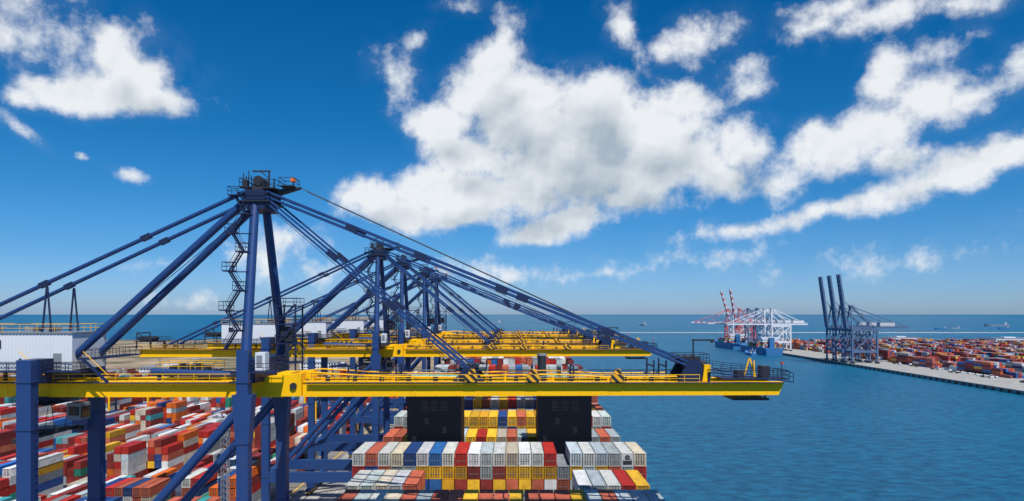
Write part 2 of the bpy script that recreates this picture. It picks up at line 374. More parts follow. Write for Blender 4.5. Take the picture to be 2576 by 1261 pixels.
    for x,z in((-40.0,81.0),(-39.6,80.6),(-39.2,81.3),(-38.8,80.6),(-35.5,80.2)): m.beam(P(x,-1,78.8),P(x,-1,z),.12,.12,DARK)
    m.box(X(-39.9),X(-39.2),-1.8,-1,78.9,79.9,DARK)
    m.beam(P(-36.6,.2,78.6),P(-36.6,.2,81.6),.2,.2,DARK).beam(P(-39.1,.2,81.5),P(-36.4,.2,81.5),.18,.22,DARK).beam(P(-36.6,.2,80.4),P(-37.8,.2,81.4),.12,.12,DARK)
    fin(m,'maintenance_platform',H)
    fin(MB().box(X(-33.2),X(-32.6),-.4,.4,79.8,80.4,ORANGE).beam(P(-32.9,0,79.1),P(-32.9,0,79.8),.1,.1,DARK),'beacon',H)
    m=MB();z=55.0;k=0
    while z<75:
        t=(z-54.5)/22; xc=ws-1.7-.6*t; yy=-8*.95+(8*.95-8*.28)*t
        x0,x1=xc-1.1,xc+.6
        if k%2: x0,x1=x1,x0
        for dy in(-.45,.45):
            m.beam(P(x0,yy+dy-.2,z),P(x1,yy+dy-.2,z+2.8),.08,.22,DBLUE)
            m.beam(P(x0,yy+dy-.2,z+1.1),P(x1,yy+dy-.2,z+3.9),.06,.06,NAVY)
        for q in range(6): 
            a=x0+(x1-x0)*(q+.5)/6; m.box(X(a-.14),X(a+.14),yy-.65,yy+.25,z+2.8*(q+.5)/6-.03,z+2.8*(q+.5)/6+.03,NAVY)
        px=x1; m.plat(X(px-.75),X(px+.75),yy-.9,yy+.6,z+2.8,DBLUE,NAVY)
        m.beam(P(px,yy,z+2.6),P(ws+.1-.7*t,yy,z+2.6),.15,.15,DBLUE)
        z+=2.8;k+=1
    fin(m,'staircase')
    m=MB()
    for x in(-36.3,-33.4):
        for y in(2.6,6.2): m.beam(P(x,y,50.4),P(x,y,61.5),.22,.22,DBLUE)
    for z in(52.5,55.5,58.5,61.3):
        m.plat(X(-36.5),X(-33.2),2.4,6.4,z,DBLUE,NAVY)
    for z in(52.5,55.5,58.5): 
        m.beam(P(-36.3,2.6,z),P(-33.4,2.6,z+3),.12,.3,DBLUE)
    m.box(X(-35.8),X(-34.2),3,5.6,55.6,58,DARK)
    fin(m,'access_tower')
    m=MB().box(X(-35.9),X(-34.5),-7.4,-5.8,52.1,54.6,WHT).box(X(-35.7),X(-34.9),-7.46,-7.4,52.6,54.2,GREY).plat(X(-36.1),X(-32.6),-8.6,-5.4,52.0,DBLUE,NAVY)
    fin(m,'electrical_cabinet')
    m=MB().box(X(-81),X(-63.5),-4.2,4.2,51.9,57.2,WHT)
    for k in range(34):
        xx=-80.8+k*.5; m.box(X(xx),X(xx+.2),-4.26,-4.2,52.1,57.0,WHT)
    m.box(X(-81.15),X(-63.35),-4.4,4.4,57.2,57.35,GREY)
    m.box(X(-66.2),X(-65.0),-4.3,-4.26,52,54.3,GREY)
    for x in(-79,-75): m.box(X(x),X(x+1.3),-4.32,-4.26,55,56.2,DARK)
    for x in(-80,-74,-68.9,-64.5): 
        for y in(-3,3): m.box(X(x-.2),X(x+.2),y-.2,y+.2,50.2,51.9,DBLUE)
    MH=fin(m,'machinery_house')
    m=MB().rail([P(-81,-4.3,57.35),P(-63.5,-4.3,57.35),P(-63.5,4.3,57.35),P(-81,4.3,57.35)],YEL,step=2.2,r=.03)
    for x in(-78,-72,-69): m.box(X(x-.6),X(x+.6),-1,1,57.35,58.0,GREY)
    fin(m,'roof_equipment',MH)
    m=MB().plat(X(-83),X(-61.0),-6.3,-4.4,51.9,DBLUE,NAVY).plat(X(-61.6),X(-59),-6.2,6.2,53.7,DBLUE,NAVY)
    for k in range(2):
        m.beam(P(-60.5+k*-9,-6.5,53.6),P(-57.0+k*-9,-6.5,50.3),.15,.4,DBLUE); m.beam(P(-60.5+k*-9,-6.5,54.7),P(-57.0+k*-9,-6.5,51.4),.08,.08,YEL)
    fin(m,'house_walkway',MH)
    m=MB().box(X(-61.5),X(-55.5),-2.3,2.3,47.2,47.9,DBLUE).plat(X(-61),X(-56),-4.4,4.4,46.9,DARK,NAVY)
    for x in(-60,-57): 
        for y in(-2.0,2.0): m.tube(P(x,y,46.9),P(x,y*.6,43),.05,DARK,6)
    T=fin(m,'trolley')
    m=MB().box(X(-60.5),X(-56.5),-1.6,1.6,42.4,43,DARK).box(X(-59),X(-58),-6.1,6.1,41.9,42.4,DARK)
    for y in(-6,6): m.box(X(-59.7),X(-57.3),y-.3,y+.3,41.6,42.3,DARK)
    fin(m,'spreader',T)
    m=MB().box(X(-55.2),X(-53.2),-1.2,1.2,44.2,46.7,GREY).box(X(-53.2),X(-53.1),-1,1,44.5,46.2,GLASS).box(X(-54.9),X(-53.4),-1.26,-1.2,44.9,46.2,GLASS)
    fin(m,'operator_cab',T)
    return E,parts
crane,cparts=build_crane(104)
tag(crane,'blue ship-to-shore crane with yellow boom over container ship','container crane','blue and yellow cranes along the quay')
for d in(197,240,300,345):
    r_,mp_=copy_thing(crane,cparts,(OX,d,0))
    tr={197:19.5,240:8,300:30,345:50}[d]
    for p in cparts:
        if p.name.startswith('trolley'): mp_[p].location.x=tr
for p in cparts:
    if p.name.startswith('trolley'): p.location.x=-11
# ---------------------------------------------------------------- container ship
ship=empty('container_ship',(-2.5,280,-3));tag(ship,'large container ship with twin black funnel casings moored at the quay','ship')
def Q(x,y,z): return (x+2.5,y-280,z+3)
HB=paint('ship_hull',(0.03,0.09,0.16),0.5)
hull=MB()
sec=[(100,26,29),(112,28.5,29.4),(150,29.4,29.4),(360,29.4,29.4),(420,24,28),(455,12,22),(478,1,14),(484,.2,8)]
vs=[];fs=[]
for y,wb,wt in sec:
    vs+=[Q(-2.5-wt,y,11),Q(-2.5-wb,y,-3),Q(-2.5+wb,y,-3),Q(-2.5+wt,y,11)]
for i in range(len(sec)-1):
    for j in range(4):
        fs.append((4*i+j,4*i+(j+1)%4,4*i+4+(j+1)%4,4*i+4+j))
fs.append((0,1,2,3));fs.append((31,30,29,28))
hull.add(vs,fs,HB).obj('hull',ship)
MB().box(-29,29,-165,60,14.05,14.25,RUST).obj('deck',ship)
for x0,x1 in((-23.7,-11.5),(5.8,18)):
    m=MB().box(*(x0+2.5,x1+2.5),-124,-113,14.3,47.6,BLACK)
    for zz in(20,25,30,35,40,44): m.box(x0+2.45,x1+2.55,-124.06,-112.95,zz,zz+.12,BLACK)
    for k in(0,1,2):
        xx=x0+2.5+3.2+k*2.2
        for q in range(6): m.box(xx,xx+1.6,-124.1,-124.0,41+q*.4,41.22+q*.4,VENT)
    for k,zz in((1.2,34),(8,36),(4,38)): m.box(x0+2.5+k,x0+3.4+k,-124.08,-124.0,zz,zz+1.5,VENT)
    c=m.obj('funnel_casing',ship)
    t=MB().box(x0+2.2,x1+2.8,-124.3,-112.7,47.6,48.3,TEAL);t.obj('teal_band',c)
    r=MB().rail([(x0+2.6,-124,48.3),(x1+2.4,-124,48.3),(x1+2.4,-113,48.3),(x0+2.6,-113,48.3)],WHT,step=1.5);r.obj('railing',c)
    if x0>0:
        for xx,rr,hh in((1.2,1.0,53.2),(8.6,1.0,50.2),(5.2,.5,50.6)):
            MB().tube((x0+2.5+xx,-118,48.3),(x0+2.5+xx,-118,hh),rr,DARK,16).tube((x0+2.5+xx,-118,hh),(x0+2.5+xx,-118,hh+.5),rr*1.15,GREY,16).obj('exhaust_pipe',c)
for d in(121.3,136,152.5,185.2,201,214.5,229,244):
    m=MB()
    for k in range(13):
        x=-31.6+k*4.86; m.box(x+2.5-.25,x+2.5+.25,d-280-.35,d-280+.35,14.3,28,GREY)
    for z in(18,22.5,27.5): m.box(-29.4,29.4,d-280-.6,d-280+.6,z,z+.2,GREY)
    m.obj('lashing_bridge',ship)
# ---------------------------------------------------------------- containers
W,L_,H_=2.40,12.19,2.59
PAL={'white':(0.70,0.71,0.70),'cream':(0.62,0.55,0.43),'grey':(0.28,0.32,0.35),'lgrey':(0.44,0.51,0.53),'red':(0.5,0.028,0.02),'maroon':(0.25,0.032,0.028),'brick':(0.5,0.12,0.065),'orange':(0.75,0.15,0.015),'yellow':(0.8,0.46,0.03),'ochre':(0.62,0.32,0.02),'blue':(0.025,0.15,0.46),'navy':(0.015,0.06,0.22),'green':(0.02,0.24,0.17),'teal':(0.05,0.33,0.35)}
WORD={'white':'white','cream':'cream','grey':'grey','lgrey':'light grey','red':'red','maroon':'maroon','brick':'faded brick red','orange':'orange','yellow':'yellow','ochre':'ochre yellow','blue':'blue','navy':'navy blue','green':'green','teal':'teal'}
def pick(ws):
    ks=list(ws);return random.choices(ks,[ws[k] for k in ks])[0]
SHIPW=dict(white=6,lgrey=4,cream=2,red=3,brick=6,yellow=5,ochre=3,blue=2,navy=2,maroon=3,grey=3)
YARDW=dict(red=8,maroon=11,brick=6,white=9,cream=3,orange=3.5,navy=3,blue=2,lgrey=3.5,grey=3,green=1,teal=1,yellow=.5,ochre=.6)
FARW=dict(red=9,maroon=5,brick=5,white=5,orange=5,navy=3,blue=4,lgrey=3,yellow=4,ochre=1,teal=1)
specs=[]
PX=2.56
def bay(y0,heights,place,cols=None,wts=SHIPW,x0=-31.9,lock=None,low=3):
    for i,hh in enumerate(heights):
        dy=random.uniform(-.12,.12)
        for t in range(hh):
            if t<hh-low: continue
            c=pick(wts)
            if cols and t==hh-1 and i<len(cols) and cols[i]: c=cols[i]
            if lock and t<hh-1 and t in lock and 6<=i<=16: c=random.choice(lock[t])
            specs.append([x0+W/2+i*PX+random.uniform(-.02,.02),y0+dy,11.4+t*2.6,c,place,False])
A_c=['white','brick','white','cream','navy','white','blue','white','red','white','lgrey','white','cream','white','white','red',None,'lgrey','white','lgrey','grey','white','cream']
A_h=[8]*16+[7]+[8]*6
bay(138,A_h,'ship',A_c,lock={6:['ochre','yellow','grey','navy','ochre','maroon','ochre']})
C_c=['brick','lgrey','white','cream','brick','lgrey','brick','brick','yellow','brick','brick','yellow','brick','brick','brick','yellow','lgrey','brick','lgrey','white','lgrey']
bay(107.5,[7]*21,'ship',C_c,x0=-28.6,low=2)
bay(122.6,[7]*5,'ship',['white','lgrey','cream','white','brick'],x0=-29.6,low=4);bay(122.6,[5]*11,'ship',None,x0=-29.6+5*PX,low=2);bay(122.6,[7]*5,'ship',['white','lgrey','white','red','yellow'],x0=11.8,low=4)
D_c=['brick','brick','yellow']+[None]*5+['yellow','red','yellow','cream','brick','lgrey','yellow','brick','yellow','yellow']+['red','white','grey','brick','lgrey']
bay(171,[7]*23,'ship',D_c)
bay(187,[8]*23,'ship',['lgrey','lgrey','yellow']+['yellow']*6+['ochre','yellow','navy','yellow','brick','yellow','ochre','yellow']+['yellow']*3+['red','white','lgrey'],lock={6:['ochre','yellow','navy','grey']})
bay(202.5,[9 if 4<i<18 else 8 for i in range(23)],'ship',None)
bay(216,[9]*23,'ship',None);bay(230.5,[10]*23,'ship',None);bay(246,[10]*23,'ship')
FW=dict(white=4,red=4,brick=2,maroon=3,lgrey=2,orange=1,blue=1)
bay(262,[11 if i%5 else 10 for i in range(23)],'ship',None,wts=FW)
bay(300,[11 if i%7 else 10 for i in range(23)],'ship',None,wts=FW);bay(314,[11]*23,'ship',None,wts=FW);bay(329,[12 if 3<i<19 else 11 for i in range(23)],'ship',None,wts=FW);bay(345,[11]*23,'ship',None,wts=FW)
for s in specs:
    if abs(s[1]-138)<.2 and s[2]>29 and abs(s[0]-(-31.9+1.2+21*PX))<.2: s[5]=True
def field(xlist,ylist,hfun,wts,place):
    for bi,xs_ in enumerate(xlist):
        for yj,y in enumerate(ylist):
            base=hfun(bi,yj)
            bc=pick(wts)
            Hs=[max(0,min(5,base+random.choice([-2,-1,0,0,0,0]))) for _ in xs_]
            if place=='yard' and random.random()<.10: Hs=Hs[:random.choice([0,3])]+[0]*6
            Hs=Hs[:len(xs_)]
            for i,x in enumerate(xs_):
                cc_=pick(wts) if random.random()<.6 else bc
                for t in range(Hs[i]):
                    right=Hs[i+1] if i+1<len(Hs) else 0
                    left=Hs[i-1] if i>0 else 0
                    if t<Hs[i]-1 and right>t and left>t and t<Hs[i]-4: continue
                    c=cc_ if random.random()<.45 else pick(wts)
                    specs.append([x+random.uniform(-.06,.06),y+random.uniform(-.1,.1),t*2.6+.03,c,place,False])
xl=[]
x=-80.0
while x>-520:
    xl.append([x-5*2.6+k*2.6 for k in range(6)]); x-=24.5
yl=[]
y=150
k=0
while y<590:
    yl.append(y);y+=12.7;k+=1
    if k%3==0:y+=9
def hf(bi,yj):
    v=4.0+1.4*math.sin(bi*1.9+(yj//3)*1.7)+.9*math.sin((yj//3)*2.7+bi*4.1)
    return int(max(1,min(5,v+random.random()*.6)))
n0=len(specs)
field(xl,yl,hf,YARDW,'yard')
keep=[]
for s in specs[n0:]:
    d=s[1]+12
    if s[0]<-0.78*d-25: continue
    yy=(60-s[2]-2.6)*F/d
    if yy>560: continue
    keep.append(s)
specs=specs[:n0]+keep
xl2=[]
x=462
while x<1150:
    xl2.append([x+k*2.75 for k in range(6)]);x+=23
yl2=[520+12.9*k+(k//8)*20 for k in range(54)]
n0=len(specs)
field(xl2,yl2,lambda b,j:int(max(1,4.0+1.4*math.sin(b*2.3+(j//2)*1.5)+1.0*math.sin(j*1.3+b)+random.random())),FARW,'pier')
specs=specs[:n0]+[s for s in specs[n0:] if s[0]<0.78*s[1]+40 and s[0]>ed(s[1])+62]
for (cx,y0,nb) in((399,1060,5),(404,1240,5)):
    for b in range(nb):
        if b==1: continue
        for i in range(11):
            for t in range(random.choice([2,3,3])): specs.append([cx-13+i*2.6,y0+b*14,8.2+t*2.6,pick(FARW),'far',False])
def score(s):
    if s[4]=='far' : return 0
    px=abs(s[0])/s[1]
    if px>0.76: return 0
    top=(60-s[2]-2.6)/(s[1]+12)*F
    if top>478: return 0
    return 1/s[1]
occ={(round(s[0],0),round(s[1],0),round(s[2],0)) for s in specs}
def has(s,dz): 
    for ax in(-1,0,1):
        for ay in (-1,0,1):
            if (round(s[0],0)+ax,round(s[1],0)+ay,round(s[2]+dz,0)) in occ or (round(s[0],0)+ax,round(s[1],0)+ay,round(s[2]+dz,0)+1) in occ: return True
    return False
order=sorted(range(len(specs)),key=lambda i:-score(specs[i])*(1.0 if not has(specs[i],2.6) else (0.9 if not has(specs[i],5.2) else .4)))
ind=set(order[:300])
def body_mesh():
    m=MB();w=W/2;l=L_/2;h=H_
    p=.09
    for sx in(-1,1):
        for sy in(-1,1):
            x=sx*(w-p);y=sy*(l-p);m.box(x-p,x+p,y-p,y+p,0,h,CMI)
        for z0,z1 in((0,.16),(h-.12,h)): m.box(sx*w-(p*2 if sx>0 else 0),sx*w+(p*2 if sx<0 else 0),-l+2*p,l-2*p,z0+.002,z1-.002,CMI)
    for sy in(-1,1):
        for z0,z1 in((0,.16),(h-.14,h)): m.box(-w+2*p,w-2*p,sy*l-(p*2 if sy>0 else 0),sy*l+(p*2 if sy<0 else 0),z0+.003,z1-.003,CMI)
    ys=[];n=26;st=(2*l-4*p)/n
    for k in range(n):
        a=-l+2*p+k*st
        ys+=[(a,0),(a+st*.3,0),(a+st*.5,1),(a+st*.8,1)]
    ys.append((l-2*p,0))
    for sx in(-1,1):
        vs=[];fs=[]
        for y,q in ys:
            x=sx*(w-.03-.05*q);vs+=[(x,y,.16),(x,y,h-.12)]
        for k in range(len(ys)-1):
            f=(2*k,2*k+2,2*k+3,2*k+1);fs.append(f if sx>0 else f[::-1])
        m.add(vs,fs,CMI)
    vs=[];fs=[]
    for y,q in ys: vs+=[(-w+2*p,y,h-.04-.03*q),(w-2*p,y,h-.04-.03*q)]
    for k in range(len(ys)-1): fs.append((2*k,2*k+1,2*k+3,2*k+2))
    m.add(vs,fs,CMI)
    m.add([(-w+.1,l-.08,.1),(w-.1,l-.08,.1),(w-.1,l-.08,h-.1),(-w+.1,l-.08,h-.1)],[(1,0,3,2)],CMI)
    m.add([(-w+.1,-l+.16,.1),(w-.1,-l+.16,.1),(w-.1,-l+.16,h-.1),(-w+.1,-l+.16,h-.1)],[(0,1,2,3)],DARK)
    return m
bm=body_mesh().obj('shipping_container');bmesh_=bm.data;bpy.data.objects.remove(bm)
def door_mesh(s):
    m=MB();x0,x1=(-.98,-.04) if s<0 else (.04,.98);l=L_/2
    m.box(x0,x1,-l+.10,-l+.15,.22,2.38,CMI)
    for z in(.5,.95,1.4,1.85): m.box(x0+.06,x1-.06,-l+.07,-l+.098,z,z+.2,CMI)
    for fx in(.25,.72):
        x=x0+(x1-x0)*fx; m.box(x-.05,x+.05,-l-.0,-l+.066,.12,2.5,DARK)
        m.box(x-.14,x+.14,-l-.05,-l-.004,1.0,1.1,GREY)
    o=m.obj('door');d=o.data;bpy.data.objects.remove(o);return d
dmL,dmR=door_mesh(-1),door_mesh(1)
m=MB();l=L_/2
m.box(-1.0,1.0,-l+.02,-l+.1,.2,2.4,CMI).box(-.9,.9,-l-.01,-l+.018,.3,1.1,DARK).tube((-.0,-l-.03,1.75),(0,-l+.018,1.75),.5,DARK,18).tube((0,-l-.05,1.75),(0,-l-.032,1.75),.16,GREY,12).box(.35,.9,-l-.01,-l+.018,1.2,1.5,GREY)
o=m.obj('refrigeration_unit');rfm=o.data;bpy.data.objects.remove(o)
PL={'ship':'stacked on a ship deck','yard':'stacked in the yard','pier':'stacked on the far pier','far':'on a distant ship'}
for i in sorted(ind):
    x,y,z,c,pl,rf=specs[i]
    o=bpy.data.objects.new('shipping_container',bmesh_);COL.objects.link(o);o.location=(x,y+L_/2,z)
    base=PAL[c];j=random.uniform(.68,1.15);col=(base[0]*j,base[1]*j,base[2]*j*random.uniform(.9,1.03),1);o.color=col
    tag(o,('%s %s container %s'%(WORD[c],'refrigerated' if rf else 'steel',PL[pl])),'shipping container','stacked shipping containers')
    if rf:
        q=bpy.data.objects.new('refrigeration_unit',rfm);COL.objects.link(q);q.parent=o;q.color=(.5,.5,.5,1)
    else:
        for dm in(dmL,dmR):
            q=bpy.data.objects.new('door',dm);COL.objects.link(q);q.parent=o;q.color=[c_*.8 for c_ in col[:3]]+[1]  # doors darkened in colour, standing in for shade on the end faces
rest=[specs[i] for i in range(len(specs)) if i not in ind]
n=len(rest)
arr=np.array([[s[0],s[1],s[2]] for s in rest])
cube=np.array([[-W/2,0,0],[W/2,0,0],[W/2,L_,0],[-W/2,L_,0],[-W/2,0,H_-.05],[W/2,0,H_-.05],[W/2,L_,H_-.05],[-W/2,L_,H_-.05]])
V=(arr[:,None,:]+cube[None]).reshape(-1,3)
fc=np.array([[3,2,1,0],[4,5,6,7],[0,1,5,4],[1,2,6,5],[2,3,7,6],[3,0,4,7]])
FF=(fc[None]+8*np.arange(n)[:,None,None]).reshape(-1,4)
me=bpy.data.meshes.new('shipping_containers');me.from_pydata(V.tolist(),[],FF.tolist())
cols=np.ones((n,8,4),dtype=np.float32)
for i,s in enumerate(rest):
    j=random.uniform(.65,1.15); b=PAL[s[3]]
    if s[4] in('pier','far'): b=[.84*c+.16*h for c,h in zip(b,(.16,.22,.3))]  # distance haze blended into the colour of the far containers
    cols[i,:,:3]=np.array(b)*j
at=me.color_attributes.new('Col','FLOAT_COLOR','POINT');at.data.foreach_set('color',cols.ravel())
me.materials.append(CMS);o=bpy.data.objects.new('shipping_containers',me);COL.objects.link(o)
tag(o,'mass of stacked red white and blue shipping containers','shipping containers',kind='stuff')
# ---------------------------------------------------------------- far cranes
def far_crane(d,matL,matB,raised,label,stripe=None,tilt=80,hb=42,rear=72,bw_=1.0):
    xw=ed(d)+5
    E=empty('harbour_crane',(xw,d,0));tag(E,label,'harbour crane','cranes on the opposite pier')
    for x in(0,30):
        for y in(-9,9):
            MB().box(x-1,x+1,y-.9,y+.9,1.8,hb,matL).box(x-1,x+1,y-4,y+4,.1,1.8,DARK).obj('leg',E)
    for y in(-9,9):
        MB().box(1.1,28.9,y-.8,y+.8,13,15.5,matL).box(1.1,28.9,y-.7,y+.7,hb-3,hb-.6,matL).beam((1,y,14.5),(29,y,hb-3),1.2,1.2,matL).beam((29,y,15),(15,y,hb-2),.9,.9,matL).obj('portal_frame',E)
    for x in(0,30):
        MB().box(x-.8,x+.8,-8.1,8.1,hb-3,hb-.4,matL).box(x-.8,x+.8,-8.1,8.1,13,15.2,matL).beam((x,-8,15),(x,0,hb-3),.7,.7,matL).beam((x,8,15),(x,0,hb-3),.7,.7,matL).obj('cross_beam',E)
    m=MB()
    for y in(-3,3): m.box(-4,rear,y-.7,y+.7,hb,hb+2.2,matB)
    for k in range(int(rear/8)): m.box(-3.5+k*8,-2.5+k*8,-2.3,2.3,hb+.3,hb+1.5,matB)
    m.rail([(-4,-4,hb+2.2),(rear,-4,hb+2.2)],matB,step=4,r=.1);m.obj('girder',E)
    ap=hb+27
    m=MB()
    for y in(-1,1):
        m.beam((0,y*8,hb),(2,y*1.5,ap),1.3,1.3,matL).beam((29,y*4,hb+2),(3,y*1.5,ap),1,1,matL)
    m.box(.5,4,-3,3,ap-1.5,ap+1,matL).plat(-1,6,-3.5,3.5,ap+1,matL);m.obj('mast',E)
    m=MB()
    for y in(-1,1): m.beam((3,y*2,ap),(rear-3,y*3,hb+2.5),.5,.5,matL)
    m.obj('backstay',E)
    m=MB().box(36,54,-4,4,hb+2.4,hb+7.5,FWHITE if matL is not FBLUE else FHOUSE).box(35.8,54.2,-4.2,4.2,hb+7.5,hb+7.8,GREY);m.obj('machinery_house',E)
    a=math.radians(tilt if raised else 0);LN=66
    R=lambda s,y,q:(-4-s*math.cos(a)+q*math.sin(a)*1,y,hb+1+s*math.sin(a)+q*math.cos(a))
    m=MB();seg=12
    for k in range(seg):
        mt=matB
        if stripe: mt=stripe if k%2==0 else FWHITE
        for y in(-2.6,2.6): m.beam(R(LN*k/seg,y,0),R(LN*(k+1)/seg,y,0),1.0*bw_,2.1*bw_,mt)
        m.beam(R(LN*(k+.5)/seg,-2.1,0),R(LN*(k+.5)/seg,2.1,0),.8,.8,mt)
        m.beam(R(LN*k/seg,-3.4,1.7),R(LN*(k+1)/seg,-3.4,1.7),.15,.15,mt)
        m.beam(R(LN*k/seg,-3.4,.6),R(LN*k/seg,-3.4,1.7),.15,.15,mt)
    m.obj('boom',E)
    m=MB()
    if raised:
        for y in(-1,1): m.beam((2,y*2,ap),R(34,y*2.6,1.2),.4,.4,matL); m.beam(R(34,y*2.6,2.4),R(58,y*2.6,1),.35,.35,matL)
    else:
        for y in(-1,1): m.beam((2,y*2,ap),R(30,y*2.6,1),.45,.45,matL).beam((2,y*2,ap),R(58,y*2.6,1),.45,.45,matL)
    m.obj('forestay',E)
    m=MB().box(8,11,-2,2,hb-3,hb-.5,FWHITE);m.obj('operator_cab',E)
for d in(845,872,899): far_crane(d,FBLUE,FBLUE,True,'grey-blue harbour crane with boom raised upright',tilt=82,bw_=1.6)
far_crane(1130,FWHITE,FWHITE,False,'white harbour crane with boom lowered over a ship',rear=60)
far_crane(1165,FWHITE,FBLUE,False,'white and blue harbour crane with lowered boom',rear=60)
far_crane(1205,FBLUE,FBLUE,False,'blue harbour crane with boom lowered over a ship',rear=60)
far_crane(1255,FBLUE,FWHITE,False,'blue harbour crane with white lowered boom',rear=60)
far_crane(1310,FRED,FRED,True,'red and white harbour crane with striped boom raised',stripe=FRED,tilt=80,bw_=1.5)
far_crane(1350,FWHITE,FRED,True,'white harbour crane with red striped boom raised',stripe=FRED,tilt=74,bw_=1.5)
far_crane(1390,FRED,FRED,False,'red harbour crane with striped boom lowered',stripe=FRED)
# ---------------------------------------------------------------- ships
def cargo_ship(cx,y0,Ln,Wd,hm,label,dk=12,house=.15,sup=FWHITE,rot=0):
    E=empty('cargo_ship',(cx,y0,-3));E.rotation_euler=(0,0,rot);tag(E,label,'ship')
    w=Wd/2
    sec=[(0,.85,.95),(Ln*.08,1,1),(Ln*.75,1,1),(Ln*.9,.6,.8),(Ln,.02,.15)]
    vs=[];fs=[]
    for i,(y,b,t) in enumerate(sec):
        e=dk+(3 if i==4 else 0)
        vs+=[(-w*t,y,e),(-w*b,y,-1),(w*b,y,-1),(w*t,y,e)]
    for i in range(4):
        for j in range(4): fs.append((4*i+j,4*i+(j+1)%4,4*i+4+(j+1)%4,4*i+4+j))
    fs+= [(0,1,2,3),(19,18,17,16)]
    MB().add(vs,fs,hm).obj('hull',E)
    s=Ln*house;hh=Wd*.7
    m=MB().box(-w*.85,w*.85,s,s+Ln*.06,dk,dk+hh*.7,sup).box(-w,w,s,s+Ln*.04,dk+hh*.7,dk+hh*.82,sup)
    m.beam((0,s+2,dk+hh*.82),(0,s+2,dk+hh*1.15),.6,.6,sup);H=m.obj('superstructure',E)
    m=MB()
    for k in range(4): m.box(-w*.8,w*.8,s-.1,s-.02,dk+1.5+k*hh*.17,dk+2.2+k*hh*.17,GLASS)
    m.obj('window',H)
    MB().box(-w*.25,w*.25,s-Ln*.05,s-1,dk,dk+hh*.8,hm).obj('funnel',E)
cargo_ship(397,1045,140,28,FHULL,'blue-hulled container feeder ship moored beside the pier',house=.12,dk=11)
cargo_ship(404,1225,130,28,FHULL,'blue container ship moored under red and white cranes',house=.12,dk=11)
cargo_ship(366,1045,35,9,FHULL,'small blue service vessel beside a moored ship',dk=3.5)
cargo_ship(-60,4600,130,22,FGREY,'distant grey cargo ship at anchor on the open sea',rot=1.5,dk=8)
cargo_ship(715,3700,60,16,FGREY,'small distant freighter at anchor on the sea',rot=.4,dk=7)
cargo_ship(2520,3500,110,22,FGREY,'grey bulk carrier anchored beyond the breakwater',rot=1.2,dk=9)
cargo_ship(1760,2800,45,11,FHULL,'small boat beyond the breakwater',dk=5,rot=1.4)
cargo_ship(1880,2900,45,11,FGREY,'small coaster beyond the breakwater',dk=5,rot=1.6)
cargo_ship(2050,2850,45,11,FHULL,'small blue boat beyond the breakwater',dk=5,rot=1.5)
# ---------------------------------------------------------------- yard equipment
def rtg():
    E=empty('gantry_crane',(0,0,0));parts=[]
    for x in(-10.6,10.6):
        for y in(-3.2,3.2):
            m=MB().box(x-.4,x+.4,y-.4,y+.4,1.9,17,DBLUE if y>0 else YEL);o=m.obj('leg',E);parts.append(o)
            m=MB()
            for dy in(-.9,.9): m.tube((x-.35,y+dy,.8),(x+.35,y+dy,.8),.8,RUB,14)
            parts.append(m.obj('wheel',E))
        parts.append(MB().box(x-.6,x+.6,-4.6,4.6,1.5,2.4,DBLUE).box(x-.4,x+.4,-2.7,2.7,10,10.8,DBLUE).obj('sill_beam',E))
    m=MB()
    for y in(-3.2,3.2): m.box(-12,12,y-.5,y+.5,17,18.4,DBLUE)
    m.rail([(-12,-3.9,18.4),(12,-3.9,18.4)],NAVY,step=3);parts.append(m.obj('bridge_girder',E))
    parts.append(MB().box(-4,1,-3.5,3.5,18.5,20,DBLUE).box(-3,0,-1.5,1.5,20,21,WHT).obj('trolley',E))
    parts.append(MB().box(1.2,3.2,-1.2,1.2,14.5,16.9,WHT).box(3.2,3.26,-1,1,15,16.5,GLASS).obj('operator_cab',E))
    parts.append(MB().box(-2.6,-.4,-6.1,6.1,14.0,14.4,DBLUE).tube((-1.5,-2,14.4),(-1.5,-1,18.5),.06,DARK,6).tube((-1.5,2,14.4),(-1.5,1,18.5),.06,DARK,6).obj('spreader',E))
    return E,parts
R0,rp=rtg();tag(R0,'yellow and blue rubber-tyred gantry crane over container stacks','gantry crane','gantry cranes over the container yard')
bc=lambda b:-80-24.5*b-6.5
R0.location=(bc(0),345,0)
for b,d in((2,420),(5,380),(6,470),(0,470),(4,520),(7,560),(2,560)):
    copy_thing(R0,rp,(bc(b),d,0))
def mast():
    E=empty('light_tower',(0,0,0));m=MB();s=.75;H=33
    for x in(-s,s):
        for y in(-s,s): m.beam((x,y,0),(x,y,H),.14,.14,GREY)
    z=0
    while z<H-1.5:
        for a,b in(((-s,-s),(s,-s)),((s,-s),(s,s)),((s,s),(-s,s)),((-s,s),(-s,-s))):
            m.beam((a[0],a[1],z),(b[0],b[1],z+1.5),.08,.08,GREY);m.beam((a[0],a[1],z+1.5),(b[0],b[1],z+1.5),.08,.08,GREY)
        z+=1.5
    p=[m.obj('lattice_tower',E)]
    l=MB().plat(-1.6,1.6,-1.6,1.6,H,GREY)
    for k in range(6):
        t=k*math.pi/3;l.box(1.5*math.cos(t)-.3,1.5*math.cos(t)+.3,1.5*math.sin(t)-.3,1.5*math.sin(t)+.3,H+.9,H+1.4,WHT)
    p.append(l.obj('lamp_head',E));return E,p
M0,mpz=mast();tag(M0,'tall grey lattice light tower in the container yard','light tower','lattice light towers in the yard');M0.location=(-73,176,0)
for xx,yy in((-74.5,330),(-183,400),(-265,520),(-102,480),(-320,430)): copy_thing(M0,mpz,(xx,yy,0))
